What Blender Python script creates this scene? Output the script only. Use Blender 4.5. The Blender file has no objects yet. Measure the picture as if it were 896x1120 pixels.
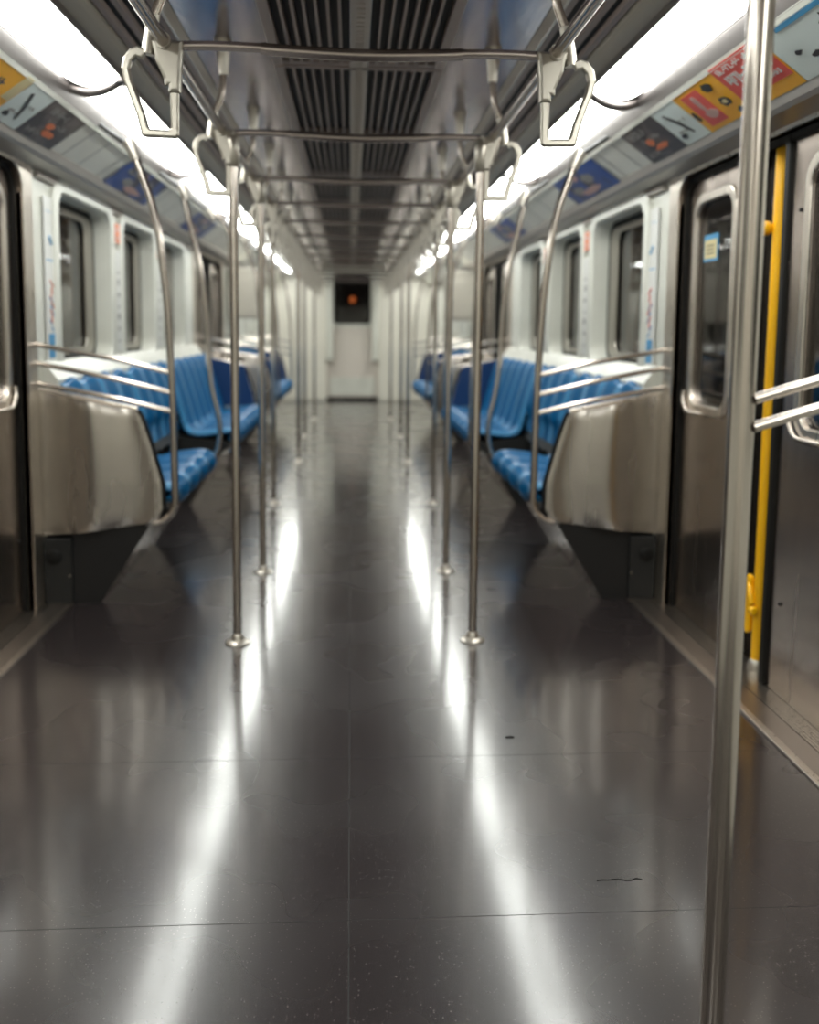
import bpy, bmesh, math, random
from mathutils import Vector, Matrix
random.seed(7)
COL = bpy.context.scene.collection
PI = math.pi

# ------------------------------------------------------------------ materials
def mat(name, col, rough=.5, metal=0., spec=.5, emit=None, trans=0., coat=0., noise=None, bump=None, aniso=0., var=None):
    m = bpy.data.materials.new(name); m.use_nodes = True
    nt = m.node_tree; b = nt.nodes['Principled BSDF']
    b.inputs['Base Color'].default_value = (*col, 1)
    b.inputs['Roughness'].default_value = rough
    b.inputs['Metallic'].default_value = metal
    b.inputs['Specular IOR Level'].default_value = spec
    b.inputs['Transmission Weight'].default_value = trans
    b.inputs['Coat Weight'].default_value = coat
    b.inputs['Coat Roughness'].default_value = .08
    b.inputs['Anisotropic'].default_value = aniso
    if emit:
        b.inputs['Emission Color'].default_value = (*emit[0], 1); b.inputs['Emission Strength'].default_value = emit[1]
    tc = nt.nodes.new('ShaderNodeTexCoord')
    def tex(scale, stretch):
        mp = nt.nodes.new('ShaderNodeMapping'); mp.inputs['Scale'].default_value = stretch
        nt.links.new(tc.outputs['Object'], mp.inputs['Vector'])
        n = nt.nodes.new('ShaderNodeTexNoise'); n.inputs['Scale'].default_value = scale; n.inputs['Detail'].default_value = 5
        nt.links.new(mp.outputs['Vector'], n.inputs['Vector']); return n
    if var:   # colour variation (col2, scale, stretch, lo, hi)
        n = tex(var[1], var[2]); r = nt.nodes.new('ShaderNodeValToRGB')
        r.color_ramp.elements[0].position = var[3]; r.color_ramp.elements[1].position = var[4]
        r.color_ramp.elements[0].color = (*col, 1); r.color_ramp.elements[1].color = (*var[0], 1)
        nt.links.new(n.outputs['Fac'], r.inputs['Fac']); nt.links.new(r.outputs['Color'], b.inputs['Base Color'])
    if noise:  # roughness variation (scale, stretch, lo, hi)
        n = tex(noise[0], noise[1]); r = nt.nodes.new('ShaderNodeMapRange')
        r.inputs['To Min'].default_value = noise[2]; r.inputs['To Max'].default_value = noise[3]
        r.inputs['From Min'].default_value = .3; r.inputs['From Max'].default_value = .7
        nt.links.new(n.outputs['Fac'], r.inputs['Value']); nt.links.new(r.outputs['Result'], b.inputs['Roughness'])
    if bump:
        n = tex(bump[0], bump[1]); bp = nt.nodes.new('ShaderNodeBump')
        bp.inputs['Strength'].default_value = bump[2]; bp.inputs['Distance'].default_value = bump[3]
        nt.links.new(n.outputs['Fac'], bp.inputs['Height']); nt.links.new(bp.outputs['Normal'], b.inputs['Normal'])
    return m

STEEL = mat('brushed_steel', (.66,.60,.53), .3, 1., noise=(3,(30,30,1),.26,.34))
PANEL = mat('satin_steel_sheet', (.57,.525,.48), .26, 1., noise=(1.5,(6,6,1),.24,.29))
DOORM = mat('door_steel', (.50,.43,.38), .3, 1., noise=(2,(12,12,1),.2,.28), bump=(1.,(1,1.5,.6),.2,.02))
TUBE = mat('polished_tube', (.58,.52,.47), .2, 1.)
TUBED = mat('ceiling_tube', (.50,.44,.41), .25, 1.)
GRIP = mat('grip_casting', (.42,.39,.34), .32, .85)
WHITE = mat('cream_fibreglass', (.74,.74,.68), .32, 0., var=((.62,.62,.56),2.5,(1,1,1),.35,.75))
COVE = mat('pale_cove_panel', (.74,.73,.66), .35, 0., var=((.82,.81,.74),3,(1,1,1),.3,.7))
COVEM = mat('cove_steel', (.50,.46,.43), .3, 1.)
TRIMD = mat('lamp_trim_steel', (.20,.18,.175), .3, .9)
RAILM = mat('satin_rail', (.40,.37,.34), .42, .6)
CEIL = mat('ceiling_sheet', (.50,.455,.49), .19, 1., bump=(2.2,(1,.35,1),.3,.02))
VENTM = mat('vent_bars', (.40,.33,.30), .45, .6)
BLACK = mat('black_void', (.006,.005,.005), .6)
RUBBER = mat('black_rubber', (.008,.0075,.007), .5, 0., .2)
DARKBOX = mat('charcoal_paint', (.016,.016,.016), .45, 0., .35)
BLUE = mat('blue_seat_plastic', (.0006,.098,.25), .4, 0., .28)
BLUEL = mat('light_blue_stripe', (.035,.21,.42), .38, 0., .4)
NAVY = mat('navy_liner', (.003,.035,.13), .35)
YEL = mat('yellow_paint', (1.,.52,.005), .3, coat=.3)
GLASS = mat('window_glass', (.32,.30,.29), .03, 0., .5, trans=1.)
LAMP = mat('lamp_diffuser', (.9,.9,.9), .5, emit=((.975,1.,.945), 6.5))
SILL = mat('threshold_plate', (.42,.37,.33), .35, 1.)
FLANGE = mat('flange_plate', (.62,.58,.52), .35, .9)
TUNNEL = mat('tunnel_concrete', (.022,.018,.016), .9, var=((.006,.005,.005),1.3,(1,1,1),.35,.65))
OUTPOLE = mat('amber_column_paint', (.60,.25,.03), .5)
BEIGE = mat('beige_cabinet', (.50,.47,.41), .4)
BULK = mat('bulkhead_sheet', (.78,.75,.67), .3, 0.)
ENDDOOR = mat('end_door_steel', (.72,.66,.60), .35, 0.)
A_DARK = mat('poster_dark', (.06,.045,.042), .35, var=((.17,.14,.13),9,(1,1,1),.45,.62))
A_PALE = mat('poster_pale', (.78,.87,.86), .35)
A_YEL = mat('poster_yellow', (1.,.50,.02), .35)
A_RED = mat('poster_red', (.80,.11,.085), .35)
A_BLUE = mat('poster_blue', (.006,.07,.33), .3, var=((.03,.03,.06),5,(1,1.5,1),.5,.56))
A_SKY = mat('poster_sky_blue', (.08,.33,.60), .35)
A_INK = mat('poster_ink', (.02,.018,.02), .4)
A_WHITE = mat('poster_white', (.72,.72,.70), .35)
A_ORANGE = mat('poster_orange', (.75,.20,.07), .4)
A_CREAM = mat('poster_cream', (.70,.60,.33), .35)
A_PINK = mat('poster_pink', (.60,.38,.34), .4)
A_GREY = mat('poster_grey', (.30,.29,.28), .4)

def floor_material():
    m = bpy.data.materials.new('speckled_floor'); m.use_nodes = True
    nt = m.node_tree; b = nt.nodes['Principled BSDF']; L = nt.links
    tc = nt.nodes.new('ShaderNodeTexCoord')
    def noise(s, d=2.):
        n = nt.nodes.new('ShaderNodeTexNoise'); n.inputs['Scale'].default_value = s; n.inputs['Detail'].default_value = d
        L.new(tc.outputs['Object'], n.inputs['Vector']); return n
    big = noise(1.4, 4.); cr = nt.nodes.new('ShaderNodeValToRGB')
    cr.color_ramp.elements[0].color = (.017,.0125,.0135,1); cr.color_ramp.elements[1].color = (.027,.020,.021,1)
    L.new(big.outputs['Fac'], cr.inputs['Fac'])
    v = nt.nodes.new('ShaderNodeTexVoronoi'); v.inputs['Scale'].default_value = 150; L.new(tc.outputs['Object'], v.inputs['Vector'])
    sr = nt.nodes.new('ShaderNodeValToRGB'); sr.color_ramp.elements[0].color = (1,1,1,1); sr.color_ramp.elements[1].color = (0,0,0,1)
    sr.color_ramp.elements[0].position = .10; sr.color_ramp.elements[1].position = .22
    L.new(v.outputs['Distance'], sr.inputs['Fac'])
    wn = nt.nodes.new('ShaderNodeMath'); wn.operation = 'GREATER_THAN'; wn.inputs[1].default_value = .62
    sp = nt.nodes.new('ShaderNodeSeparateColor'); L.new(v.outputs['Color'], sp.inputs['Color']); L.new(sp.outputs['Red'], wn.inputs[0])
    mu = nt.nodes.new('ShaderNodeMath'); mu.operation = 'MULTIPLY'; L.new(sr.outputs['Color'], mu.inputs[0]); L.new(wn.outputs[0], mu.inputs[1])
    mx = nt.nodes.new('ShaderNodeMix'); mx.data_type = 'RGBA'; L.new(mu.outputs[0], mx.inputs['Factor'])
    L.new(cr.outputs['Color'], mx.inputs['A']); mx.inputs['B'].default_value = (.11,.095,.09,1)
    L.new(mx.outputs['Result'], b.inputs['Base Color'])
    rn = noise(2.3, 2.); mr = nt.nodes.new('ShaderNodeMapRange'); mr.inputs['From Min'].default_value = .3; mr.inputs['From Max'].default_value = .7
    mr.inputs['To Min'].default_value = .24; mr.inputs['To Max'].default_value = .30
    L.new(rn.outputs['Fac'], mr.inputs['Value']); L.new(mr.outputs['Result'], b.inputs['Roughness'])
    b.inputs['Specular IOR Level'].default_value = .45
    b.inputs['Coat Weight'].default_value = .75; b.inputs['Coat Roughness'].default_value = .125; b.inputs['Coat IOR'].default_value = 1.5
    bn = noise(240, 2.); bp = nt.nodes.new('ShaderNodeBump'); bp.inputs['Strength'].default_value = .12; bp.inputs['Distance'].default_value = .0008
    L.new(bn.outputs['Fac'], bp.inputs['Height']); L.new(bp.outputs['Normal'], b.inputs['Normal'])
    return m
FLOOR = floor_material()

# ------------------------------------------------------------------ mesh builder
def catmull(pts, n=6):
    P = [Vector(p) for p in pts]; P = [2*P[0]-P[1]] + P + [2*P[-1]-P[-2]]; out = []
    for i in range(1, len(P)-2):
        a, b, c, d = P[i-1:i+3]
        for k in range(n):
            t = k/n
            out.append(.5*((2*b)+(c-a)*t+(2*a-5*b+4*c-d)*t*t+(3*b-a-3*c+d)*t**3))
    out.append(P[-2]); return out

def rrect(x0, y0, x1, y1, r, n=6):
    out = []
    for cx, cy, a0 in ((x1-r,y1-r,0),(x0+r,y1-r,90),(x0+r,y0+r,180),(x1-r,y0+r,270)):
        for k in range(n+1):
            a = math.radians(a0+90*k/n); out.append((cx+r*math.cos(a), cy+r*math.sin(a)))
    return out

class MB:
    def __init__(s): s.v = []; s.f = []; s.sm = []; s.mi = []
    def add(s, vs, fs, smooth=False):
        o = len(s.v); s.v += [tuple(v) for v in vs]; s.f += [tuple(i+o for i in f) for f in fs]; s.sm += [smooth]*len(fs); return s
    def box(s, x0, x1, y0, y1, z0, z1, bev=0.):
        bm = bmesh.new(); bmesh.ops.create_cube(bm, size=1)
        for v in bm.verts: v.co = Vector(((x0+x1)/2+v.co.x*(x1-x0), (y0+y1)/2+v.co.y*(y1-y0), (z0+z1)/2+v.co.z*(z1-z0)))
        if bev: bmesh.ops.bevel(bm, geom=bm.edges[:], offset=bev, segments=2, affect='EDGES', profile=.5)
        bm.verts.index_update(); s.add([v.co for v in bm.verts], [[v.index for v in f.verts] for f in bm.faces]); bm.free(); return s
    def tube(s, pts, r, seg=14, smooth_path=0, caps=True):
        P = catmull(pts, smooth_path) if smooth_path else [Vector(p) for p in pts]
        R = r if isinstance(r, (list,tuple)) else [r]*len(P)
        if len(R) != len(P): R = [R[min(int(i*len(R)/len(P)), len(R)-1)] for i in range(len(P))]
        t0 = (P[1]-P[0]).normalized(); up = Vector((0,0,1)) if abs(t0.z) < .9 else Vector((0,1,0))
        n = t0.cross(up).normalized(); vs = []; fs = []
        for i, p in enumerate(P):
            t = (P[min(i+1,len(P)-1)]-P[max(i-1,0)]).normalized()
            n = (n - t*n.dot(t)).normalized(); b = t.cross(n)
            for k in range(seg):
                a = 2*PI*k/seg; vs.append(p+(n*math.cos(a)+b*math.sin(a))*R[i])
        for i in range(len(P)-1):
            for k in range(seg):
                k2 = (k+1)%seg; fs.append((i*seg+k, i*seg+k2, (i+1)*seg+k2, (i+1)*seg+k))
        s.add(vs, fs, True)
        if caps: s.add(vs[:seg], [tuple(range(seg))[::-1]]); s.add(vs[-seg:], [tuple(range(seg))])
        return s
    def lathe(s, c, prof, seg=24, axis='z'):
        vs = []; fs = []; c = Vector(c)
        for r, h in prof:
            for k in range(seg):
                a = 2*PI*k/seg
                if axis == 'z': vs.append(c+Vector((r*math.cos(a), r*math.sin(a), h)))
                elif axis == 'x': vs.append(c+Vector((h, r*math.cos(a), r*math.sin(a))))
                else: vs.append(c+Vector((r*math.cos(a), h, r*math.sin(a))))
        for i in range(len(prof)-1):
            for k in range(seg):
                k2 = (k+1)%seg; fs.append((i*seg+k, i*seg+k2, (i+1)*seg+k2, (i+1)*seg+k))
        fs += [tuple(range(seg))[::-1], tuple(range((len(prof)-1)*seg, len(prof)*seg))]
        s.add(vs, fs, True); return s
    def plate(s, outer, holes, O, A, B, thick, bev=0.):
        """outline in (a,b), placed at O + a*A + b*B, thickness along A x B, centred"""
        cu = bpy.data.curves.new('t', 'CURVE'); cu.dimensions = '2D'; cu.fill_mode = 'BOTH'
        cu.extrude = max(thick/2-bev, .0001); cu.bevel_depth = bev; cu.bevel_resolution = 1; cu.offset = -bev
        for lp in [outer]+list(holes):
            sp = cu.splines.new('POLY'); sp.points.add(len(lp)-1); sp.use_cyclic_u = True
            for i, p in enumerate(lp): sp.points[i].co = (p[0], p[1], 0, 1)
        ob = bpy.data.objects.new('t', cu); COL.objects.link(ob)
        me = bpy.data.meshes.new_from_object(ob.evaluated_get(bpy.context.evaluated_depsgraph_get()))
        O = Vector(O); A = Vector(A).normalized(); B = Vector(B).normalized(); N = A.cross(B)
        s.add([O+A*v.co.x+B*v.co.y+N*v.co.z for v in me.vertices], [list(p.vertices) for p in me.polygons])
        bpy.data.objects.remove(ob); bpy.data.curves.remove(cu); bpy.data.meshes.remove(me); return s
    def sweep(s, prof, path0, path1, closed=True):
        """extrude an (x,z) profile along y"""
        n = len(prof); vs = [(x,path0,z) for x,z in prof]+[(x,path1,z) for x,z in prof]
        fs = [(i,(i+1)%n,n+(i+1)%n,n+i) for i in range(n if closed else n-1)]
        if closed: fs += [tuple(range(n))[::-1], tuple(range(n,2*n))]
        s.add(vs, fs); return s
    def mesh(s, name, mirror=False, origin=(0,0,0)):
        me = bpy.data.meshes.new(name); k = -1 if mirror else 1; ox, oy, oz = origin
        me.from_pydata([(k*(x-ox), y-oy, z-oz) for x,y,z in s.v], [], s.f)
        if s.mi: me.polygons.foreach_set('material_index', s.mi)
        bm = bmesh.new(); bm.from_mesh(me); bmesh.ops.remove_doubles(bm, verts=bm.verts, dist=1e-6)
        bmesh.ops.recalc_face_normals(bm, faces=bm.faces); bm.to_mesh(me); bm.free()
        if any(s.sm):
            me.polygons.foreach_set('use_smooth', [True]*len(me.polygons))
            try: me.set_sharp_from_angle(angle=math.radians(38))
            except Exception: pass
        me.update(); return me

def link(name, me, m=None, parent=None, loc=(0,0,0), rot=None):
    if m is not None and not me.materials: me.materials.append(m)
    o = bpy.data.objects.new(name, me); COL.objects.link(o); o.location = loc
    if rot: o.rotation_euler = rot
    if parent: o.parent = parent
    return o
def obj(name, mb, m, parent=None, s=1, loc=(0,0,0)): return link(name, mb.mesh(name, s < 0), m, parent, loc)
def tag(o, label, cat, group=None, kind=None):
    o['label'] = label; o['category'] = cat
    if group: o['group'] = group
    if kind: o['kind'] = kind
    return o
def thing(name, label, cat, loc=(0,0,0), group=None, kind=None):
    o = bpy.data.objects.new(name, None); COL.objects.link(o); o.location = loc; o.empty_display_size = .1
    return tag(o, label, cat, group, kind)
def struct(name, mb, m, label, cat, s=1): return tag(obj(name, mb, m, None, s), label, cat, kind='structure')
def dup(root, loc, label):
    r = root.copy(); COL.objects.link(r); r.location = loc; r['label'] = label
    for ch in list(root.children):
        c = ch.copy(); COL.objects.link(c); c.parent = r
        for g in ch.children:
            d = g.copy(); COL.objects.link(d); d.parent = c
    return r
SIDE = {1: 'right', -1: 'left'}
def ords(i): return ['nearest','second nearest','third nearest','fourth nearest','fifth nearest','sixth nearest','seventh nearest','eighth nearest','ninth nearest','tenth nearest','eleventh nearest','twelfth nearest','thirteenth nearest','fourteenth nearest'][i]

YB, YE = -1.6, 14.5          # ends of the carriage
DOORS = [(2.08, 3.60), (7.56, 9.0)]
CAMX = -.025

# ------------------------------------------------------------------ floor
fl = MB(); fl.box(-1.42, 1.42, YB, YE+.2, -.05, 0)
FL = struct('floor', fl, FLOOR, 'dark glossy speckled floor running the length of the carriage', 'floor')
sm = MB(); sm.box(-.0262, -.0238, YB, YE-.6, 0, .0002)
for y in (1.66, 2.33, 3.9, 6.1, 8.8, 11.2): sm.box(-1.14, 1.14, y-.0008, y+.0008, 0, .0002)
obj('floor_seam', sm, BLACK, FL)
cr = MB(); random.seed(3); x, y = .50, 1.70
pts = []
for k in range(9): pts.append((.49+.012*k, 1.765+random.uniform(-.004,.004), .0005))
cr.tube(pts, .0012, 5); cr.tube([(.412,2.435,.0005),(.425,2.437,.001),(.436,2.434,.0005)], .003, 6)
obj('floor_crack', cr, RUBBER, FL)

# thresholds
k = 0
for d0, d1 in DOORS:
    for s in (-1, 1):
        k += 1
        t = MB(); t.box(1.15, 1.36, d0-.0, d1+.12, 0, .008, .002)
        o = struct('trim_%d' % k, t, SILL, 'ridged metal threshold plate at the %s doorway %s the camera' % (SIDE[s], 'nearest' if d0 < 5 else 'farther from'), 'threshold', s)
        r = MB()
        for i in range(9): r.box(1.245+.0105*i, 1.2515+.0105*i, d0, d1+.1, .008, .0105)
        for i in range(3): r.box(1.155+.007*i, 1.158+.007*i, d0, d1+.1, .008, .010)
        obj('tread_ridges', r, STEEL, o, s)
        r = MB(); r.box(1.243,1.342,d0,d1+.1,.0078,.0088); obj('tread_groove', r, RUBBER, o, s)

# ------------------------------------------------------------------ side walls
WIN = [(4.03, 4.88), (5.14, 5.92), (6.20, 6.98)]
WIN2 = [(9.5, 10.26), (10.56, 11.32), (11.62, 12.38)]
WINB = [(-.9, -.1), (.2, 1.0)]
def wallseg(y0, y1, wins):
    mb = MB(); X = 1.28
    mb.plate([(y0,.0),(y1,.0),(y1,1.78),(y0,1.78)], [rrect(a,.97,b,1.70,.10) for a,b in wins], (X+.045,0,0), (0,1,0), (0,0,1), .09, .008)
    for a, b in wins:   # projecting moulded surround with sill
        mb.plate(rrect(a-.075,.90,b+.075,1.755,.13), [rrect(a,.97,b,1.70,.09)], (X-.006,0,0), (0,1,0), (0,0,1), .03, .01)
    return mb
wk = 0
for s in (-1, 1):
    root = thing('wall_'+SIDE[s], 'cream moulded %s side wall of the carriage around the windows' % SIDE[s], 'wall', kind='structure')
    for y0, y1, ws in ((YB,1.98,WINB), (3.74,7.48,WIN), (9.12,YE,WIN2)):
        obj('wall_panel', wallseg(y0,y1,ws), WHITE, root, s)
    # sill ledge behind the seats
    for y0, y1 in ((3.79,7.46),(9.2,12.6)):
        l = MB(); l.sweep([(1.28,.90),(1.28,.99),(1.262,.985),(1.21,.915),(1.21,.89),(1.25,.86)], y0, y1); obj('sill_ledge', l, WHITE, root, s)
    for y0, y1 in ((3.79,7.46),(9.2,12.6)):
        l = MB(); l.box(1.262,1.28,y0,y1,1.72,1.745,.004); obj('head_strip', l, COVEM, root, s)
for s in (-1, 1):
    for wi, (a, b) in enumerate(WIN+WIN2):
        wk += 1
        t = thing('window_%d' % wk, 'carriage window on the %s side, %s along the wall' % (SIDE[s], ords(wi)), 'window', (s*1.3,(a+b)/2,.97), kind='structure')
        fr = MB(); fr.plate(rrect(a-.01,.96,b+.01,1.71,.10), [rrect(a+.035,1.005,b-.035,1.665,.08)], (1.365,0,0), (0,1,0), (0,0,1), .03, .004)
        me = fr.mesh('window_seal', s < 0); f = link('window_seal', me, RUBBER, t); f.location = -t.location
        fr = MB(); fr.plate(rrect(a+.03,1.0,b-.03,1.67,.075), [rrect(a+.16,1.05,b-.06,1.62,.06)] if 0 else [rrect(a+.055,1.03,b-.16,1.64,.06)], (1.355,0,0), (0,1,0), (0,0,1), .014, .004)
        f = obj('inner_frame', fr, GRIP, t, s); f.location = -t.location
        g = MB(); g.box(1.367,1.373,a+.02,b-.02,.99,1.68); f = obj('glass_pane', g, GLASS, t, s); f.location = -t.location

# ------------------------------------------------------------------ doorways and doors
dn = 0
for di, (d0, d1) in enumerate(DOORS):
    for s in (-1, 1):
        dn += 1; mid = 2.92 if di == 0 else (d0+d1)/2
        where = 'near' if di == 0 else 'far'
        D = thing('door_%d' % dn, 'steel sliding doors in the %s doorway on the %s side' % (where, SIDE[s]), 'door', kind='structure')
        # portal: stainless surround with rounded top corners, deep reveal
        pt = MB()
        ring = lambda g, top, r: rrect(d0-g, -.3, d1+g, top, r, 8)
        def clip(lp): return [(y, max(z, 0)) for y, z in lp]
        pt.plate([(d0-.13,0),(d0-.13,1.78),(d1+.13,1.78),(d1+.13,0),(d1+.02,0)]+[p for p in rrect(d0-.02,-.3,d1+.02,1.735,.10,8) if p[1] > 0][:18]+[(d0-.02,0)], [], (1.285,0,0), (0,1,0), (0,0,1), .035, .008)
        obj('portal_frame', pt, STEEL, D, s)
        rv = MB()   # reveal between the portal and the leaves
        lp = [(d1+.02,0)]+[p for p in rrect(d0-.02,-.3,d1+.02,1.735,.10,8) if p[1] > 0][:18]+[(d0-.02,0)]
        n = len(lp); vs = [(1.27,y,z) for y,z in lp]+[(1.40,y,z) for y,z in lp]
        rv.add(vs, [(i,i+1,n+i+1,n+i) for i in range(n-1)], True)
        obj('portal_reveal', rv, DOORM, D, s)
        sl = MB()
        sl.plate(lp+[(d0+.002,0)]+[p for p in rrect(d0+.002,-.3,d1-.004,1.712,.085,8) if p[1] > 0][:18][::-1]+[(d1-.004,0)], [], (1.304,0,0), (0,1,0), (0,0,1), .014)
        obj('door_seal', sl, RUBBER, D, s)
        XL = 1.325
        leaves = [(mid+.155, d1+.04, d1-.10, mid+.25), (d0-.04, mid-.155, mid-.30, d0+.10)]
        for li, (a, b, wb, wa) in enumerate(leaves):
            lf = MB(); lf.plate([(a,.01),(b,.01),(b,1.86),(a,1.86)], [rrect(wa,.86,wb,1.62,.07)], (XL,0,0), (0,1,0), (0,0,1), .035, .004)
            leaf = obj('door_leaf', lf, DOORM, D, s)
            fr = MB(); fr.plate(rrect(wa-.035,.825,wb+.035,1.655,.085), [rrect(wa,.86,wb,1.62,.06)], (XL-.02,0,0), (0,1,0), (0,0,1), .014, .005)
            obj('window_frame', fr, STEEL, leaf, s)
            g = MB(); g.box(XL-.004,XL+.004,wa-.01,wb+.01,.85,1.63); obj('glass_pane', g, GLASS, leaf, s)
            hd = MB(); e = wb+.045 if li == 0 else wb+.045
            hd.tube([(XL-.03,e,.905),(XL-.035,e-.005,.87),(XL-.035,e-.04,.832),(XL-.035,e-.10,.825),(XL-.035,e-.20,.825)], .009, 10, 4)
            obj('frame_guard', hd, TUBE, leaf, s)
            bt = MB()
            for z in (.3,.9,1.5): bt.lathe((XL-.018,e+.02,z),[(.006,0),(.006,-.004),(.003,-.006)],10,'x')
            obj('rivet', bt, DARKBOX, leaf, s)
        ru = MB(); ru.box(XL-.03,XL+.02,mid+.135,mid+.17,.01,1.86,.006); obj('edge_rubber', ru, RUBBER, D, s)
        ru = MB(); ru.box(XL-.03,XL+.02,mid-.17,mid-.135,.01,1.86,.006); obj('edge_rubber', ru, RUBBER, D, s)
        cp = MB(); cp.box(XL+.03,XL+.045,mid-.15,mid+.15,.01,1.86); obj('centre_strip', cp, DOORM, D, s)
        # backing above the door
        hb = MB(); hb.box(1.395,1.42,d0-.1,d1+.1,1.70,2.0); obj('door_header', hb, DARKBOX, D, s)

# yellow post in the near right doorway
YP = thing('yellow_post', 'tall yellow post standing on the threshold of the near right doors', 'post', (1.338,2.885,.0))
p = MB(); p.tube([(0,0,.03),(0,0,1.84)], .0215, 18); obj('post_tube', p, YEL, YP)
p = MB(); p.lathe((0,0,0), [(.03,.008),(.03,.03),(.026,.045),(.022,.05)], 20); obj('base_collar', p, FLANGE, YP)
p = MB(); p.plate(rrect(-.045,.13,-.012,.33,.016), [], (-.015,.008,0), (.3,-.954,0), (0,0,1), .016, .004)
p.tube([(-.024,.036,.30),(-.03,.01,.27),(-.028,.0,.24)], .011, 10, 4); p.lathe((-.03,-.004,.22),[(.014,.0),(.016,-.014),(.011,-.022)],14,'y')
obj('release_lever', p, YEL, YP)
p = MB(); p.lathe((-.015,.02,1.47),[(.012,0),(.022,-.012),(.024,-.03),(.014,-.045)],14,'x'); obj('knob', p, YEL, YP)

# sticker in the near right door window
st = thing('window_sticker', 'small yellow and blue notice stuck on the near right door window', 'sticker', (1.319,3.40,1.45))
m = MB(); m.box(-.001,.001,-.07,.06,-.05,.05); obj('sticker_sheet', m, A_SKY, st)
m = MB(); m.box(-.002,-.001,-.062,.052,-.04,.03); obj('cream_field', m, A_CREAM, st)
m = MB()
for z in (.008,-.006,-.02): m.box(-.003,-.002,-.04,.03,z-.002,z+.002)
obj('text_line', m, A_INK, st)

# ------------------------------------------------------------------ cove, lights, ceiling
U = Vector((1.175-1.02,0,1.80-1.91)).normalized()           # slope of the advert panel (downwards)
for s in (-1, 1):
    sd = SIDE[s]
    c = MB(); c.sweep([(1.02,1.91),(1.18,1.80),(1.19,1.82),(1.04,1.93)], YB, YE); 
    root = struct('trim_%d' % (10+s), c, COVE, 'pale sloping advert panel above the %s wall windows' % sd, 'cove panel', s)
    c = MB(); c.sweep([(1.17,1.805),(1.185,1.775),(1.20,1.765),(1.29,1.745),(1.31,1.76),(1.31,1.80),(1.20,1.83)], YB, YE); obj('lower_rail', c, RAILM, root, s)
    c = MB(); c.sweep([(.995,1.955),(1.018,1.905),(1.035,1.905),(1.02,1.98),(1.0,1.98)], YB, YE); obj('upper_rail', c, TRIMD, root, s)
    c = MB(); c.sweep([(1.015,1.908),(1.028,1.896),(1.036,1.90),(1.03,1.915)], YB, YE); obj('card_channel', c, WHITE, root, s)
    c = MB()
    for y in [3.78, 4.0, 4.28, 5.35, 5.7, 6.1, 7.2, 7.6, 9.1, 10.4, 11.8]:
        c.add([(1.024,y,1.9055),(1.176,y,1.8005),(1.176,y+.006,1.8005),(1.024,y+.006,1.9055)], [(0,1,2,3)])
    c.add([(v[0]-.001*.6, v[1], v[2]-.001) for v in c.v], c.f[:]); obj('panel_joint', c, A_GREY, root, s)
    # slotted air strips
    r2 = struct('trim_%d' % (20+s), MB().sweep([(.57,2.10),(.76,2.035),(.76,2.07),(.57,2.13)], YB, YE), BLACK, 'dark slotted air strip beside the %s ceiling lights' % sd, 'air slots', s)
    for i in range(4):
        x = .60+.040*i; z = 2.095-.06*i/3.6
        b = MB(); b.sweep([(x,z),(x+.021,z-.007),(x+.021,z-.020),(x+.004,z-.016)], YB, YE); obj('slot_bar', b, VENTM, r2, s)
    b = MB(); b.sweep([(.572,2.10),(.592,2.075),(.60,2.075),(.60,2.10)], YB, YE); obj('slot_edge', b, COVEM, r2, s)
    b = MB(); b.sweep([(.745,2.05),(.748,2.012),(.762,2.004),(.812,1.988),(.812,2.03)], YB, YE); obj('lamp_rail', b, BEIGE, r2, s)
    # housing behind the lamps
    b = MB(); b.sweep([(.80,2.03),(1.02,2.01),(1.02,2.03),(.80,2.05)], YB, YE); obj('lamp_tray', b, COVEM, r2, s)
LS = [-1.5, .02, 1.60, 3.38, 5.16, 6.94, 8.72, 10.5, 12.28]
for s in (-1, 1):
    first = None
    for i, y in enumerate(LS):
        y1 = (LS[i+1] if i+1 < len(LS) else 14.05)
        L = y1-y-.075
        lab = 'bright white ceiling light panel on the %s side, %s in view' % (SIDE[s], ords(max(i-2,0))) if i >= 2 else 'bright white ceiling light panel on the %s side, %s the camera' % (SIDE[s], 'overhead' if i == 1 else 'behind')
        t = thing('ceiling_light', lab, 'ceiling light', (s*.9,y,1.975), 'ceiling light panels')
        # bowed diffuser with rounded ends
        d = MB(); nx, ny = 8, 120; vs = []; fs = []
        for j in range(ny+1):
            v = j/ny; yy = .01+(L-.01)*v; e = min(yy-.01, L-yy)/.06; w = .5-(0 if e >= 1 else (1-math.sqrt(max(1-(1-e)**2, 0)))*.42)
            for q in range(nx+1):
                u = -w+2*w*q/nx; x = u*.178
                vs.append((x, yy, .0-.026*(1-(2*u)**2)-.05*x - (0 if 0 else 0)))
        nb = len(vs); vs += [(x,yy,z+.02) for x,yy,z in vs]; W = nx+1
        for j in range(ny):
            for q in range(nx):
                a = j*W+q; fs.append((a,a+1,a+W+1,a+W)); fs.append((nb+a,nb+a+W,nb+a+W+1,nb+a+1))
            a = j*W; fs.append((a,a+W,nb+a+W,nb+a)); a = j*W+nx; fs.append((a,nb+a,nb+a+W,a+W))
        for q in range(nx): fs.append((q,nb+q,nb+q+1,q+1)); a = ny*W+q; fs.append((a,a+1,nb+a+1,nb+a))
        d.add(vs, fs, True); obj('diffuser', d, LAMP, t, s)
        f = MB(); f.tube([(.178*w_, L+.032, -.050*w_*.178/.178*1-.030*(1-(2*w_)**2)+.002) for w_ in [-.56+.07*q for q in range(17)]], .019, 10); f.box(-.10,.10,L-.004,L+.072,-.006,.03,.004); f.box(.092,.104,0,L,-.016,.03,.002); f.box(-.10,-.092,0,L,-.004,.03,.002)
        obj('lamp_frame', f, TRIMD, t, s)
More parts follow.
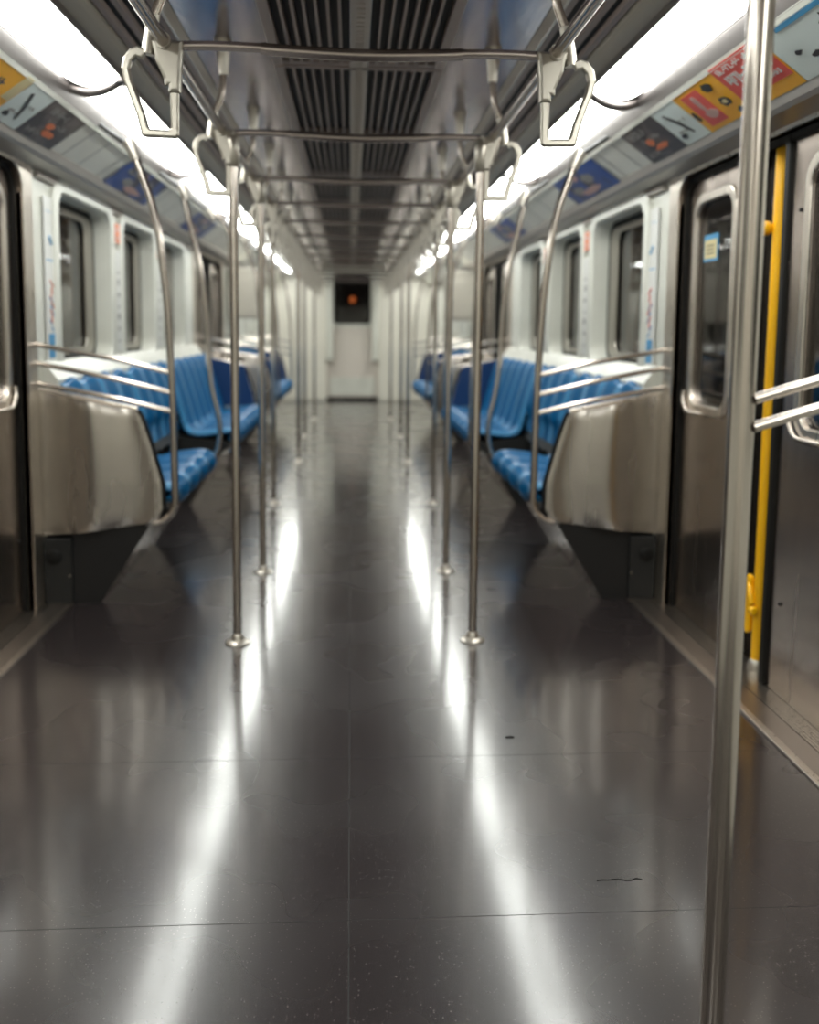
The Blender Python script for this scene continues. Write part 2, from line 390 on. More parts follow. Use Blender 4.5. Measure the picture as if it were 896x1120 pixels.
# ceiling
c = MB(); c.box(-.62,.62,YB,YE,2.10,2.14); c.box(-1.42,-.6,YB,YE,2.12,2.15); c.box(.6,1.42,YB,YE,2.12,2.15)
CE = struct('ceiling', c, CEIL, 'shiny sheet metal ceiling above the aisle', 'ceiling')
# centre vent grilles
VY = [-.2, 1.0, 2.18, 3.37, 4.56, 5.75, 6.94, 8.13, 9.32, 10.51, 11.7, 12.89, 14.1]
for i in range(len(VY)-1):
    y0, y1 = VY[i]+.012, VY[i+1]-.012
    lab = 'long black slatted vent in the ceiling centre, ' + (ords(i-2)+' in view' if i >= 2 else ('above' if i == 1 else 'behind')+' the camera')
    t = thing('ceiling_vent', lab, 'ceiling vent', (0,y0,2.1), 'ceiling vents along the centre'); L = y1-y0
    b = MB(); b.box(-.285,.285,0,L,-.012,-.002); obj('vent_backing', b, BLACK, t)
    f = MB(); f.box(-.30,-.268,0,L,-.045,0,.003); f.box(.268,.30,0,L,-.045,0,.003); f.box(-.27,.27,0,.03,-.04,0,.003); f.box(-.27,.27,L-.03,L,-.04,0,.003)
    obj('vent_frame', f, VENTM, t)
    f = MB(); f.box(-.032,.032,0,L,-.048,0,.004)
    for k in range(int(L/.04)): f.box(-.012,.012,.03+k*.04,.05+k*.04,-.051,-.047)
    obj('centre_divider', f, COVEM, t)
    sl = MB()
    for q in range(6):
        for sg in (-1,1):
            x = sg*(.062+.0345*q); sl.box(x-.0045,x+.0045,.02,L-.02,-.042,-.008)
    obj('slats', sl, VENTM, t)

# ------------------------------------------------------------------ adverts on the cove
def advert(s, y0, y1, label, build, base, group=None):
    """local frame: a runs along the car away from the camera side, b runs down the slope (0..1)"""
    t = thing('advert_card', label, 'advert', (s*1.0975,(y0+y1)/2,1.8525), group)
    Hh = .092; up = Vector((-s*U.x,0,-U.z)); al = Vector((0,1 if s < 0 else -1,0)); nrm = Vector((-U.z*-s*1.0,0,-abs(U.x)))
    nrm = Vector((-s*abs(U.z),0,-abs(U.x))).normalized()
    W = (y1-y0)/2
    def quad(mb, u0, u1, v0, v1, lift):
        vs = []
        for l in (lift-.0009, lift):
            for u, v in ((u0,v0),(u1,v0),(u1,v1),(u0,v1)): vs.append(al*(u*W)+up*(v*Hh)+nrm*l)
        mb.add(vs, [(0,1,2,3),(4,5,6,7),(0,1,5,4),(1,2,6,5),(2,3,7,6),(3,0,4,7)])
    def poly(mb, pts, lift):
        vs = [al*(u*W)+up*(v*Hh)+nrm*l for l in (lift-.0009, lift) for u, v in pts]; n = len(pts)
        mb.add(vs, [tuple(range(n)), tuple(range(n,2*n))]+[(i,(i+1)%n,n+(i+1)%n,n+i) for i in range(n)])
    m = MB(); quad(m, -1, 1, -1, 1, .003); obj('card', m, base, t)
    build(t, quad, poly); return t
def scrawl(mb, quad, u0, u1, v0, v1, n, lift=.005):
    """unreadable block of small lettering-like strokes"""
    w = (u1-u0)/n
    for i in range(n):
        a = u0+i*w
        h = v1-v0; quad(mb, a, a+w*.22, v0+h*random.choice((0,.3)), v1-h*random.choice((0,.35)), lift)
        if random.random() < .5: quad(mb, a+w*.3, a+w*.9, v0, v0+h*.2, lift)
        if random.random() < .4: quad(mb, a+w*.35, a+w*.8, v1-(v1-v0)*.22, v1, lift)
        if random.random() < .6: quad(mb, a+w*.25, a+w*.75, v0+(v1-v0)*.4, v0+(v1-v0)*.6, lift)
        if random.random() < .5: quad(mb, a+w*.6, a+w*.85, v0, v1, lift)
def blob(cu, cv, ru, rv, n=14, jit=.25):
    return [(cu+ru*(1+random.uniform(-jit,jit))*math.cos(2*PI*k/n), cv+rv*(1+random.uniform(-jit,jit))*math.sin(2*PI*k/n)) for k in range(n)]
def ad_dark(t, quad, poly):
    for a in ((-.7,.2,.35,.7,5),(-.4,.6,-.05,.2,6),(-.8,-.1,-.75,-.5,5)): m = MB(); scrawl(m, quad, *a); obj('lettering', m, A_GREY, t)
    m = MB(); poly(m, blob(-.1,-.1,.2,.18), .006); poly(m, blob(.15,-.45,.35,.16), .006); obj('orange_figure', m, A_ORANGE, t)
def ad_pale(t, quad, poly):
    m = MB(); poly(m, [(-.5,.55),(-.35,.6),(.1,.0),(.35,-.6),(.25,-.65),(-.1,-.05)], .005); poly(m, blob(-.5,-.6,.22,.12), .005); obj('ink_stroke', m, A_INK, t)
    for a in ((-.1,.6,.0,.14,4),(-.6,.1,-.45,-.32,4)): m = MB(); scrawl(m, quad, *a); obj('lettering', m, A_GREY, t)
def ad_yellow(t, quad, poly):
    m = MB(); quad(m, -.86,-.46,-.8,.72,.0045); obj('red_panel', m, A_RED, t)
    m = MB(); quad(m, .02,.98,-.55,.98,.0045); obj('red_field', m, A_RED, t)
    m = MB(); poly(m, blob(-.66,.2,.05,.42), .006); poly(m, blob(-.62,-.35,.13,.2), .006); obj('pink_figure', m, A_PINK, t)
    m = MB(); scrawl(m, quad, .1,.9,.62,.84,12,.006); scrawl(m, quad, .12,.9,.02,.48,7,.006); scrawl(m, quad, .2,.9,-.34,-.16,11,.006); obj('white_lettering', m, A_WHITE, t)
    for a in ((-.26,.55,.09,.2),(-.22,-.2,.1,.22),(-.93,-.2,.04,.25),(-.12,-.75,.08,.12)): m = MB(); poly(m, blob(*a), .006); obj('black_figure', m, A_INK, t)
    m = MB(); poly(m, blob(-.22,-.2,.045,.1), .0075); obj('face_patch', m, A_CREAM, t)
def ad_yellow_left(t, quad, poly):
    m = MB(); quad(m, .80,.98,-.2,.98,.0045); obj('cream_corner', m, A_CREAM, t)
    m = MB(); poly(m, blob(.74,-.62,.10,.22), .006); obj('black_figure', m, A_INK, t)
    m = MB(); poly(m, blob(.88,-.74,.07,.12), .006); obj('black_figure', m, A_INK, t)
    m = MB(); scrawl(m, quad, .35,.62,.1,.42,4,.006); obj('purple_lettering', m, NAVY, t)
def ad_sky(t, quad, poly):
    m = MB(); quad(m, -.7,.9,.72,.86,.005); poly(m, blob(.2,-.3,.3,.1), .005); scrawl(m, quad, -.1,.8,-.7,-.45,8); obj('blue_shapes', m, A_SKY, t)
    m = MB(); poly(m, blob(.1,.3,.2,.28), .006); poly(m, blob(-.7,-.1,.06,.08), .006); poly(m, blob(-.5,-.4,.08,.1), .006); poly(m, blob(-.3,-.6,.1,.07), .006); obj('ink_drawing', m, A_INK, t)
    m = MB(); poly(m, blob(.12,.27,.1,.15), .0075); obj('face_patch', m, A_WHITE, t)
def ad_blue(t, quad, poly):
    for a in ((.3,.1,.22,.3),(-.4,-.3,.2,.25)): m = MB(); poly(m, blob(*a), .006); obj('pale_shape', m, A_GREY, t)
    m = MB(); scrawl(m, quad, -.8,-.2,.2,.4,6); obj('lettering', m, A_GREY, t)
    m = MB(); poly(m, blob(0,-.6,.4,.22), .006); poly(m, blob(-.1,.45,.12,.22), .006); obj('skin_tone_shape', m, A_PINK, t)
for s in (-1, 1):
    sd = SIDE[s]
    advert(s, 3.28, 3.64, 'dark advert with orange shapes at the far end of the %s card row' % sd, ad_dark, A_DARK)
    advert(s, 3.06, 3.275, 'narrow pale advert beside the dark card on the %s side' % sd, ad_pale, A_PALE)
    advert(s, 2.42, 3.055, 'yellow and red advert above the near right doors' if s > 0 else 'orange yellow advert above the near left doors', ad_yellow if s > 0 else ad_yellow_left, A_YEL)
    advert(s, 1.86, 2.415, 'white and sky blue advert nearest the camera on the %s side' % sd, ad_sky, A_PALE)
    advert(s, (4.4 if s < 0 else 4.1), (5.22 if s < 0 else 4.86), 'dark blue advert above the nearest %s window' % sd, ad_blue, A_BLUE)
    advert(s, 6.3, 7.1, 'dark blue advert farther down the %s side above the last window before the far doors' % sd, ad_blue, A_BLUE)

# map strips and red signs on the wall pillars
for s in (-1, 1):
    sd = SIDE[s]; X = s*1.2715
    t = thing('route_strip', 'tall narrow printed notice strip between the near %s doors and window' % sd, 'notice', (X,3.93,1.3))
    m = MB(); m.box(-.002,.002,-.07,.065,-.36,.36); obj('strip_sheet', m, A_WHITE, t)
    m = MB(); q = -s*.0026
    for z0, z1, w in ((.30,.302,.05),(.1,.105,.055),(-.3,-.2,.05)): m.box(min(q,0),max(q,0),-w,w,z0,z1)
    for k in range(7): m.tube([(q,-.03+.02*(k%3),-.05-.03*k),(q,.01-.02*(k%2),-.07-.03*k)], .003, 6)
    m.tube([(q,-.02,.2),(q,.01,.17)], .006, 6); obj('blue_diagram', m, A_SKY, t)
    m = MB()
    for k in range(6): m.tube([(q,-.02+.015*(k%2),.02-.03*k),(q,.02-.015*(k%3),-.005-.03*k)], .0035, 6)
    obj('red_diagram', m, A_ORANGE if s < 0 else A_RED, t)
    for y, w in ((5.01,'first'),(6.07,'second')):
        t = thing('warning_sign', 'small orange red sign high on the %s pillar of the %s wall' % (w, sd), 'sign', (s*1.262,y,1.62))
        m = MB(); m.box(-.002,.002,-.045,.045,-.05,.05); obj('sign_plate', m, A_ORANGE, t)
        m = MB(); m.box(min(q,0),max(q,0),-.03,.03,.01,.03); m.box(min(q,0),max(q,0),-.03,.03,-.03,-.015); obj('pale_mark', m, A_PINK, t)
        t = thing('pillar_notice', 'pale scribbled notice strip down the %s pillar of the %s wall' % (w, sd), 'notice', (s*1.262,y,1.25))
        m = MB(); m.box(-.001,.001,-.04,.04,-.25,.28); obj('notice_sheet', m, A_WHITE, t)
        m = MB()
        for k in range(7): m.box(min(q,0),max(q,0),-.025,.02-.01*(k%2),-.2+.06*k,-.19+.06*k+.01*(k%3))
        obj('grey_print', m, A_GREY, t)

# ------------------------------------------------------------------ overhead rails, crossbars, stanchions, grips
NODES = [1.2, 2.27, 3.24, 4.2, 5.02, 5.85, 6.75, 7.7, 8.6, 9.5, 10.4, 11.3, 12.2, 13.1]
for s in (-1, 1):
    t = thing('overhead_rail', 'long overhead grab rail running down the %s side of the aisle' % SIDE[s], 'grab rail', (s*.465,0,1.80), 'overhead rails')
    m = MB(); m.tube([(0,YB+.01,0),(0,14.22,0)], .0145, 14); obj('rail_tube', m, TUBED, t)
    m = MB()
    for y in NODES: m.tube([(0,y-.03,0),(0,y+.03,0)], .019, 14)
    obj('rail_sleeve', m, GRIP, t)
cb = None; stn = {}; lp = {}
for i, y in enumerate(NODES):
    nm = 'in view' if i else ''
    if cb is None:
        cb = thing('ceiling_crossbar', 'ceiling crossbar just above and before the camera view', 'crossbar', (0,y,1.795), 'ceiling crossbars')
        m = MB(); m.tube([(-.46,0,0),(-.3,0,.003),(0,0,-.008),(.3,0,.003),(.46,0,0)], .0115, 14, 6); obj('bar_tube', m, TUBED, cb)
        m = MB(); m.tube([(-.24,0,.0),(-.2,0,-.0025),(0,0,-.008),(.2,0,-.0025),(.24,0,.0)], .0145, 14, 4); obj('bar_sleeve', m, TUBED, cb)
    else: dup(cb, (0,y,1.795), 'ceiling crossbar spanning the aisle, %s of those in view' % ords(i-1))
    for s in (-1, 1):
        sd = SIDE[s]; rank = (ords(i-1)+' of those in view') if i else 'just before the camera view'
        lab = 'short ceiling hanger of the %s overhead rail, %s' % (sd, rank)
        if s not in stn:
            t = thing('rail_hanger', lab, 'hanger', (s*.46,y,2.10), 'rail hangers'); stn[s] = t
            m = MB(); m.lathe((0,0,0), [(.030,0),(.030,-.008),(.024,-.02),(.017,-.11),(.016,-.115)], 18); obj('cone_bracket', m, FLANGE, t, s)
            m = MB(); m.tube([(0,0,-.10),(.005,0,-.17),(.018,0,-.21),(.035,0,-.25)], .0115, 12, 4); obj('hanger_tube', m, TUBE, t, s)
            m = MB(); m.tube([(.030,0,-.235),(.046,0,-.325)], .0155, 14); m.tube([(.048,0,-.31),(.02,0,-.305),(0,0,-.30)], .012, 10); obj('hanger_sleeve', m, GRIP, t, s)
        else: dup(stn[s], (s*.46,y,2.10), lab)
        lab = 'D shaped metal hand grip on the %s overhead rail, %s' % (sd, rank)
        if s not in lp:
            t = thing('hand_grip', lab, 'hand grip', (s*.45,y,1.80), 'hand grips along the rails'); lp[s] = t
            o = [(.056,-.018),(.075,-.008),(.094,-.015),(.110,-.034),(.116,-.06),(.110,-.09),(.096,-.128),(.082,-.168),(.072,-.212),(.066,-.216),(-.008,-.218),(-.016,-.212),(-.018,-.10),(.004,-.10),(.003,-.195),(.008,-.199),(.050,-.198),(.055,-.193),(.062,-.165),(.078,-.122),(.091,-.088),(.096,-.062),(.091,-.044),(.080,-.034),(.066,-.038)]
            m = MB(); m.plate(o, [], (0,-.004,0), (1,0,0), (0,0,1), .020, .005); obj('grip_loop', m, GRIP, t, s)
            m = MB(); m.plate([(-.030,.004),(.044,.004),(.034,-.045),(.016,-.085),(.015,-.10),(.006,-.10),(.006,-.115),(-.022,-.115),(-.024,-.06)], [], (0,-.004,0), (1,0,0), (0,0,1), .034, .008); obj('grip_bracket', m, GRIP, t, s)
        else: dup(lp[s], (s*.45,y,1.80), lab)

for s in (-1, 1):
    for i, y in enumerate([5.44, 6.3, 7.22, 8.15, 9.05, 9.95, 10.85, 11.75]):
        dup(lp[s], (s*.45,y,1.80), 'blurred D shaped hand grip between two crossbars on the %s rail, %s such' % (SIDE[s], ords(i)))

# ------------------------------------------------------------------ straight floor poles
pf = MB(); pf.lathe((0,0,0), [(.044,0),(.044,.005),(.036,.011),(.022,.014),(.019,.03),(.0165,.034)], 28); PF = pf.mesh('floor_flange'); PF.materials.append(FLANGE)
pm = MB(); pm.tube([(0,0,.01),(0,0,1.72)], .0155, 20); PT = pm.mesh('pole_tube'); PT.materials.append(TUBE)
ps = MB(); ps.lathe((0,0,1.68), [(.0155,0),(.022,.01),(.024,.09),(.018,.115)], 18); PS = ps.mesh('top_socket'); PS.materials.append(GRIP)
def pole(x, y, label, group='straight floor poles'):
    t = thing('floor_pole', label, 'pole', (x,y,0), group)
    link('pole_tube', PT, None, t); link('floor_flange', PF, None, t); link('top_socket', PS, None, t); return t
for i, (y, x) in enumerate([(3.24,.4275),(4.2,.4275),(5.86,.515),(7.7,.46),(9.5,.5),(11.3,.47)]):
    for s in (-1, 1): pole(s*x-.003, y, 'straight steel pole on the %s side of the aisle, %s with a visible foot' % (SIDE[s], ords(i)))
NP = thing('grab_pole', 'large straight steel pole crossing the frame beside the near right doors', 'pole', (.502,1.2,0))
m = MB(); m.tube([(0,0,.01),(0,0,1.76)], .0175, 28); obj('pole_tube', m, TUBE, NP)
link('floor_flange', PF, None, NP); link('top_socket', PS, None, NP, loc=(0,0,.02))
for dz, z2 in ((1.050,1.245),(1.012,1.205)):
    m = MB(); m.tube([(.012,-.012,dz),(.10,-.012,dz+.026),(.22,-.008,dz+.058),(.42,0,dz+.105),(.765,.0,z2)], .0072, 14, 6); obj('side_rail', m, TUBE, NP)

# ------------------------------------------------------------------ bent poles at the bench ends
def bent_pole(s, y, label, pts, parent=None):
    if parent: t = bpy.data.objects.new('bent_pole', None); COL.objects.link(t); t.location = (s*.87,y,1.84); t.parent = parent
    else: t = thing('bent_pole', label, 'pole', (s*.87,y,1.84), 'bent poles between the seats')
    m = MB(); m.tube([(x-.87,dy,z-1.84) for x,dy,z in pts], .0152, 16, 6); obj('pole_tube', m, TUBE, t, s)
    m = MB(); m.tube([(.028,0,.015),(.012,0,-.015),(-.004,0,-.055)], [.026,.025,.021], 16); obj('top_collar', m, FLANGE, t, s)
    m = MB(); m.tube([(.022,0,.0),(.08,0,.035),(.135,0,.075)], .011, 12); obj('mount_arm', m, DARKBOX, t, s)
    return t
PTS = [(.888,0,1.835),(.872,0,1.80),(.855,0,1.75),(.82,0,1.65),(.79,0,1.52),(.772,0,1.37),(.757,0,1.20),(.748,0,.99),(.742,0,.79),(.740,0,.5),(.740,0,.42),(.755,0,.375),(.79,0,.345),(.83,0,.335)]
PTS2 = [(.90,0,1.845),(.888,0,1.81),(.872,0,1.74),(.835,0,1.58),(.805,0,1.42),(.785,0,1.25),(.775,0,1.10),(.768,0,.92),(.752,0,.79),(.728,0,.69),(.715,0,.60),(.725,0,.50),(.76,0,.44),(.80,0,.42)]
for s in (-1, 1):
    sd = SIDE[s]
    bent_pole(s, 4.86, 'bent steel pole at the far end of the near %s two seater' % sd, PTS2)
    bent_pole(s, 5.78, 'bent steel pole at the start of the far %s bench' % sd, [(.89,0,1.84),(.84,0,1.81),(.80,0,1.76),(.77,0,1.68),(.765,0,1.5)]+PTS[7:])

# ------------------------------------------------------------------ seats
PROF = [(.80,.405),(.765,.41),(.742,.43),(.733,.455),(.745,.48),(.78,.492),(.86,.485),(.96,.472),(1.02,.472),(1.055,.495),(1.075,.55),(1.105,.66),(1.14,.78),(1.165,.86),(1.18,.89),(1.20,.90),(1.215,.885)]
def ribbed(prof, L, pitch, amp=.026, th=.03):
    P = [Vector((x,0,z)) for x,z in prof]
    P = catmull(P, 3); n = len(P); N = []
    for i in range(n):
        t = (P[min(i+1,n-1)]-P[max(i-1,0)]).normalized(); N.append(Vector((-t.z,0,t.x)))   # towards the sitter
    ns = int(L/pitch*20); mb = MB(); vs = []; fs = []
    for j in range(ns+1):
        y = L*j/ns; ph = (y/pitch) % 1; rib = max(0, 1-abs(ph-.5)*2/.62); rib = rib*rib*(3-2*rib)
        e = min(1, min(y, L-y)/.035); rnd = math.sqrt(max(0, 1-(1-e)**2))
        for i in range(n):
            edge = min(1, min(i, n-1-i)/4)
            vs.append(P[i]+N[i]*((rib*amp)*edge*rnd-(1-rnd)*.022)+Vector((0,y,0)))
    m0 = len(vs)
    for j in range(ns+1):
        y = L*j/ns
        for i in range(n): vs.append(P[i]-N[i]*th+Vector((0,y,0)))
    for j in range(ns):
        for i in range(n-1):
            a = j*n+i; fs.append((a,a+1,a+n+1,a+n)); fs.append((m0+a,m0+a+n,m0+a+n+1,m0+a+1))
        a = j*n; fs.append((a,a+n,m0+a+n,m0+a)); a = j*n+n-1; fs.append((a,m0+a,m0+a+n,a+n))
    for i in range(n-1): fs.append((i,m0+i,m0+i+1,i+1)); a = ns*n+i; fs.append((a,a+1,m0+a+1,m0+a))
    mb.add(vs, fs, True)
    for f in fs:
        y = sum(vs[i].y for i in f)/4; ph = (y/pitch) % 1; mb.mi.append(1 if (abs(ph-.5) > .35 and max(f) < m0) else 0)
    return mb
def seatpart(name, mb, t, s):
    o = obj(name, mb, BLUE, t, s); o.data.materials.append(BLUEL); return o
def bench(s, y0, y1, label, n, frame=True):
    t = thing('bench', label, 'bench', (0,y0,0), 'blue benches')
    L = (y1-y0); w = L/n
    for k in range(n):
        o = seatpart('seat_pan', ribbed(PROF[:9], w-.012, (w-.012)/2), t, s); o.location = (0,k*w+.006,0)
        o = seatpart('backrest', ribbed(PROF[8:], w-.012, (w-.012)/2), t, s); o.location = (0,k*w+.006,0)
    m = MB(); m.sweep([(1.05,0),(1.065,0),(.875,.315),(.855,.315)], 0, L); obj('kick_plate', m, DOORM, t, s)
    m = MB(); m.sweep([(1.07,.0),(1.27,.0),(1.27,.44),(1.10,.44),(.80,.40),(.80,.375),(.86,.325),(.885,.325)], .0, L-.02); obj('support_frame', m, DARKBOX, t, s)
    return t
for s in (-1, 1):
    sd = SIDE[s]
    bench(s, 3.77, 4.80, 'blue ribbed two seat bench behind the near %s steel end panel' % sd, 2)
    t = thing('folding_seat', 'blue ribbed folding seat row turned up against the %s wall' % sd, 'folding seat', (0,4.87,0), 'folded seats')
    for k in range(2):
        o = seatpart('backrest', ribbed([(1.10,.50),(1.115,.60)]+PROF[11:], .46, .23), t, s); o.location = (0,.475*k,0)
    m = MB(); m.sweep([(1.10,.44),(1.27,.44),(1.27,.6),(1.16,.6)], 0, .95); m.box(1.2,1.27,.0,.1,0,.46); m.box(1.2,1.27,.84,.94,0,.46); obj('seat_mount', m, DARKBOX, t, s)
    bench(s, 5.86, 7.46, 'blue ribbed bench on the %s side before the far doors' % sd, 3)
    bench(s, 9.18, 11.1, 'distant blue bench on the %s side beyond the far doors' % sd, 4)

# bench end panels
def end_panel(s, y, label, face=-1, liner=False):
    t = thing('bench_end_panel', label, 'partition', (0,y,0), 'steel bench end panels')
    inner = [(.835,.335),(.80,.355),(.79,.39),(.792,.50),(.835,.66),(.872,.775),(.885,.795)]
    NV, NU = 20, 30; cum = [0]
    for a, b in zip(inner, inner[1:]): cum.append(cum[-1]+math.dist(a,b))
    def ip(v):
        d = v*cum[-1]
        for i in range(len(inner)-1):
            if d <= cum[i+1]+1e-9:
                k = (d-cum[i])/(cum[i+1]-cum[i]); return (inner[i][0]+(inner[i+1][0]-inner[i][0])*k, inner[i][1]+(inner[i+1][1]-inner[i][1])*k)
        return inner[-1]
    vs = []; fs = []
    for side in (0, 1):
        for j in range(NV+1):
            v = j/NV; xi, zi = ip(v); xo, zo = 1.268, .285+(.875-.285)*v
            for i in range(NU+1):
                u = i/NU; x = xi+(xo-xi)*u; z = zi+(zo-zi)*u
                bulge = .014*math.sin(PI*u)-.015*math.sin(2*PI*(u*1.25-.02+.16*v))*math.sin(PI*u)**.5
                ed = min(u, v, 1-v, 1-u); rd = .004*(1-min(ed/.03,1))**2
                yy = (-.018-bulge+rd) if side == 0 else .016
                vs.append((x, yy if face < 0 else -yy, z))
    W = NU+1; m0 = W*(NV+1)
    for j in range(NV):
        for i in range(NU):
            a = j*W+i; fs.append((a,a+1,a+W+1,a+W)); fs.append((m0+a,m0+a+W,m0+a+W+1,m0+a+1))
        a = j*W; fs.append((a,a+W,m0+a+W,m0+a)); a = j*W+NU; fs.append((a,m0+a,m0+a+W,a+W))
    for i in range(NU): fs.append((i,m0+i,m0+i+1,i+1)); a = NV*W+i; fs.append((a,a+1,m0+a+1,m0+a))
    m = MB(); m.add(vs, fs, True); obj('steel_sheet', m, PANEL, t, s)
    m = MB(); m.tube([(x-.004,.004,z) for x,z in inner[2:]], .009, 8); m.tube([(.835,.0,.345),(.80,.0,.37),(.775,0,.40)], .016, 10); obj('edge_rubber', m, RUBBER, t, s)
    bent_pole(s, -.005 if face < 0 else -.02, '', PTS, t)
    m = MB(); m.tube([(1.27,0,.882),(.885,0,.803)], .008, 10); obj('top_cap', m, STEEL, t, s)
    for (za, zb) in ((1.06,.952),(.985,.872),(.905,.795)):
        m = MB(); m.tube([(1.272,-.012,za),(1.12,-.012,za-.030),(.95,-.012,zb+.048),(.75,-.006,zb-.002)], .0105, 12, 5); obj('guard_rail', m, TUBE, t, s)
    m = MB(); m.box(1.155,1.265,-.02,.0,.005,.275,.004); ob = obj('service_box', m, DARKBOX, t, s)
    m = MB(); m.lathe((1.225,-.02,.20), [(.030,0),(.030,-.008),(.022,-.013),(.010,-.014)], 20, 'y'); obj('round_plug', m, RUBBER, ob, s)
    m = MB(); m.lathe((1.165,-.02,.12), [(.004,0),(.004,-.003)], 8, 'y'); obj('screw', m, STEEL, ob, s)
    m = MB(); m.plate([(1.155,.0),(1.05,.0),(.85,.315),(.87,.345),(1.155,.31)], [], (0,.004,0), (1,0,0), (0,0,1), .01); obj('end_shield', m, BLACK, t, s)
    if liner:
        m = MB(); m.plate([(.80,.50),(1.22,.50),(1.22,.90),(.885,.82)], [], (0,(-.03 if face > 0 else .03),0), (1,0,0), (0,0,1), .02, .003); obj('inner_liner', m, NAVY, t, s)
for s in (-1, 1):
    sd = SIDE[s]
    end_panel(s, 3.74, 'brushed steel end panel with three rails at the near end of the %s bench' % sd)
    end_panel(s, 7.52, 'navy backed end panel with rails closing the far end of the %s bench' % sd, 1, True)
    end_panel(s, 9.12, 'steel end panel just beyond the far %s doors' % sd)
    end_panel(s, 11.16, 'distant end panel of the last %s bench near the end bulkhead' % sd, 1, True)

# wall cabinets beyond the far doors
for s in (-1, 1):
    t = thing('wall_cabinet', 'beige boxed cabinet high on the %s wall beyond the far doors' % SIDE[s], 'cabinet', (s*1.10,9.32,1.22))
    m = MB(); m.box(-.16,.155,0,.30,0,.50,.012); obj('cabinet_body', m, BEIGE, t, s)
    m = MB(); m.box(-.13,.12,-.008,.002,.03,.40,.004); obj('cabinet_door', m, BEIGE, t, s)
    m = MB(); m.box(.10,.112,-.016,-.006,.18,.24,.002); obj('latch', m, STEEL, t, s)

# ------------------------------------------------------------------ end of the carriage
b = MB()
for s in (-1, 1):
    b.box(min(s*.40,s*1.30),max(s*.40,s*1.30),14.22,14.5,0,2.12,.02)
EB = struct('wall_back', b, BULK, 'pale bulkhead walls on both sides of the end door', 'wall')
m = MB()
for s in (-1, 1): m.box(min(s*.30,s*.40),max(s*.30,s*.40),14.16,14.4,.62,2.03,.02)
obj('door_pillar', m, WHITE, EB)
m = MB(); m.box(-.42,.42,14.22,14.5,2.03,2.12); obj('door_header', m, BULK, EB)
d = thing('door_9', 'grey end door with a dark window at the far end of the carriage', 'door', (0,14.42,0), kind='structure')
m = MB(); m.plate([(-.40,.02),(.40,.02),(.40,2.05),(-.40,2.05)], [rrect(-.30,1.19,.28,1.95,.06)], (0,0,0), (1,0,0), (0,0,1), .05, .005); lf = obj('door_leaf', m, ENDDOOR, d)
m = MB(); m.plate(rrect(-.35,1.13,.33,2.0,.08), [rrect(-.30,1.19,.28,1.95,.06)], (0,-.03,0), (1,0,0), (0,0,1), .02, .006); obj('window_frame', m, WHITE, lf)
m = MB(); m.box(-.31,.29,-.006,.006,1.17,1.97); obj('glass_pane', m, GLASS, lf)
m = MB(); m.box(-.36,.36,-.035,-.024,.08,.36,.004); obj('kick_panel', m, WHITE, lf)
m = MB(); m.box(-.40,.40,-.04,.0,.0,.05,.004); obj('threshold_bar', m, RUBBER, lf)
m = MB(); m.tube([(.33,-.03,.95),(.33,-.07,.97),(.33,-.07,1.08),(.33,-.03,1.10)], .01, 8, 4); obj('door_handle', m, STEEL, lf)
# wall behind the camera
struct('wall_front', MB().box(-1.42,1.42,YB-.1,YB,0,2.14), BULK, 'plain bulkhead behind the camera', 'wall')

# ------------------------------------------------------------------ outside the windows
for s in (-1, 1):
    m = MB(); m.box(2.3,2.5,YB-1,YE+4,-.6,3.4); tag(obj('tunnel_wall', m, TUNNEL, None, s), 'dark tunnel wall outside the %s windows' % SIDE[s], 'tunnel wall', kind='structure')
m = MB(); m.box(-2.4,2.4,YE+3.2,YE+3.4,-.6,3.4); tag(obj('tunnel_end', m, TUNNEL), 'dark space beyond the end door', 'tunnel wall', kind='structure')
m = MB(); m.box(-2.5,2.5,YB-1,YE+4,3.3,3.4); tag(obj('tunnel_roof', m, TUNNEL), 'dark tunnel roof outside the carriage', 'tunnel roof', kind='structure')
for s in (-1, 1):
    t = thing('amber_column', 'amber column seen through the nearest %s window' % SIDE[s], 'column', (s*1.62,5.28,-.6))
    m = MB(); m.tube([(0,0,0),(0,0,3.9)], .035, 14); obj('column_shaft', m, OUTPOLE, t, s)
    m = MB(); m.tube([(0,0,2.35),(0,0,2.42)], .05, 14); obj('column_ring', m, OUTPOLE, t, s)
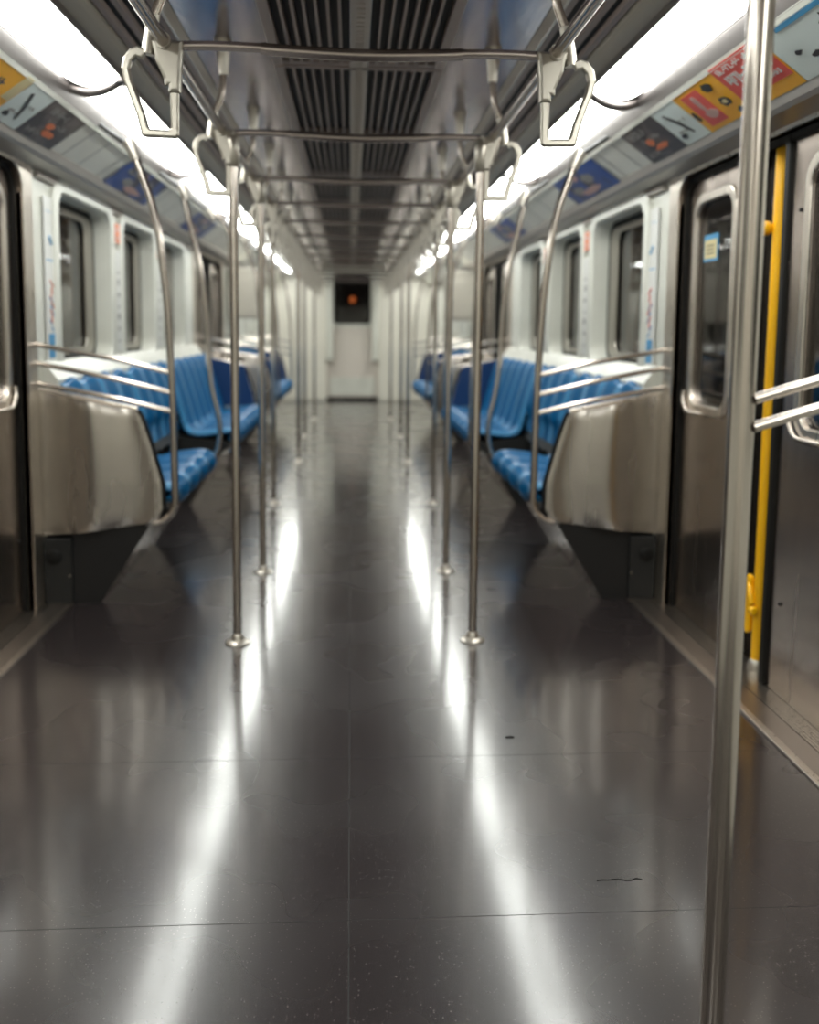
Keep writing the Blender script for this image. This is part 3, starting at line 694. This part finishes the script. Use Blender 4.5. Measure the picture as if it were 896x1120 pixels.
t = thing('signal_lamp', 'small orange lamp glowing beyond the end door window', 'lamp', (.0,16.2,1.62))
m = MB(); m.lathe((0,0,0), [(.02,.0),(.05,-.01),(.055,-.03),(.03,-.05)], 14, 'y'); obj('lens', m, mat('orange_lamp', (.8,.2,.05), .4, emit=((1,.25,.06), .5)), t)
m = MB(); m.box(-.07,.07,0,.08,-.09,.09,.01); m.box(-.02,.02,.02,.06,-2.2,-.08); obj('lamp_housing', m, DARKBOX, t)

# ------------------------------------------------------------------ world, camera, colour
w = bpy.data.worlds.new('world'); bpy.context.scene.world = w; w.use_nodes = True
w.node_tree.nodes['Background'].inputs['Color'].default_value = (.02,.018,.017,1); w.node_tree.nodes['Background'].inputs['Strength'].default_value = .3

f = 1000.; pitch = math.atan(f/9400.); yaw = math.atan(64/1000.); roll = math.radians(.6)
fw = Vector((math.sin(yaw)*math.cos(pitch), math.cos(yaw)*math.cos(pitch), -math.sin(pitch)))
r = Vector((math.cos(yaw), -math.sin(yaw), 0)); u = r.cross(fw)
r2 = r*math.cos(roll)+u*math.sin(roll); u2 = -r*math.sin(roll)+u*math.cos(roll)
px, py = 447.24, 465.05      # optical axis in the frame (lens shift)
cam = bpy.data.cameras.new('camera'); co = bpy.data.objects.new('camera', cam); COL.objects.link(co)
M = Matrix((( r2.x,u2.x,-fw.x,CAMX),(r2.y,u2.y,-fw.y,0),(r2.z,u2.z,-fw.z,1.14),(0,0,0,1))); co.matrix_world = M
cam.sensor_fit = 'VERTICAL'; cam.sensor_height = 36; cam.sensor_width = 28.8; cam.lens = f/1120*36
cam.shift_x = (448-px)/1120; cam.shift_y = -(560-py)/1120
cam.clip_start = .05; cam.clip_end = 60
cam.dof.use_dof = True; cam.dof.focus_distance = 1.8; cam.dof.aperture_fstop = 2.1
sc = bpy.context.scene; sc.camera = co
sc.view_settings.view_transform = 'Standard'; sc.view_settings.look = 'None'; sc.view_settings.gamma = 1; sc.view_settings.use_curve_mapping = False
sc.view_settings.exposure = 1.2
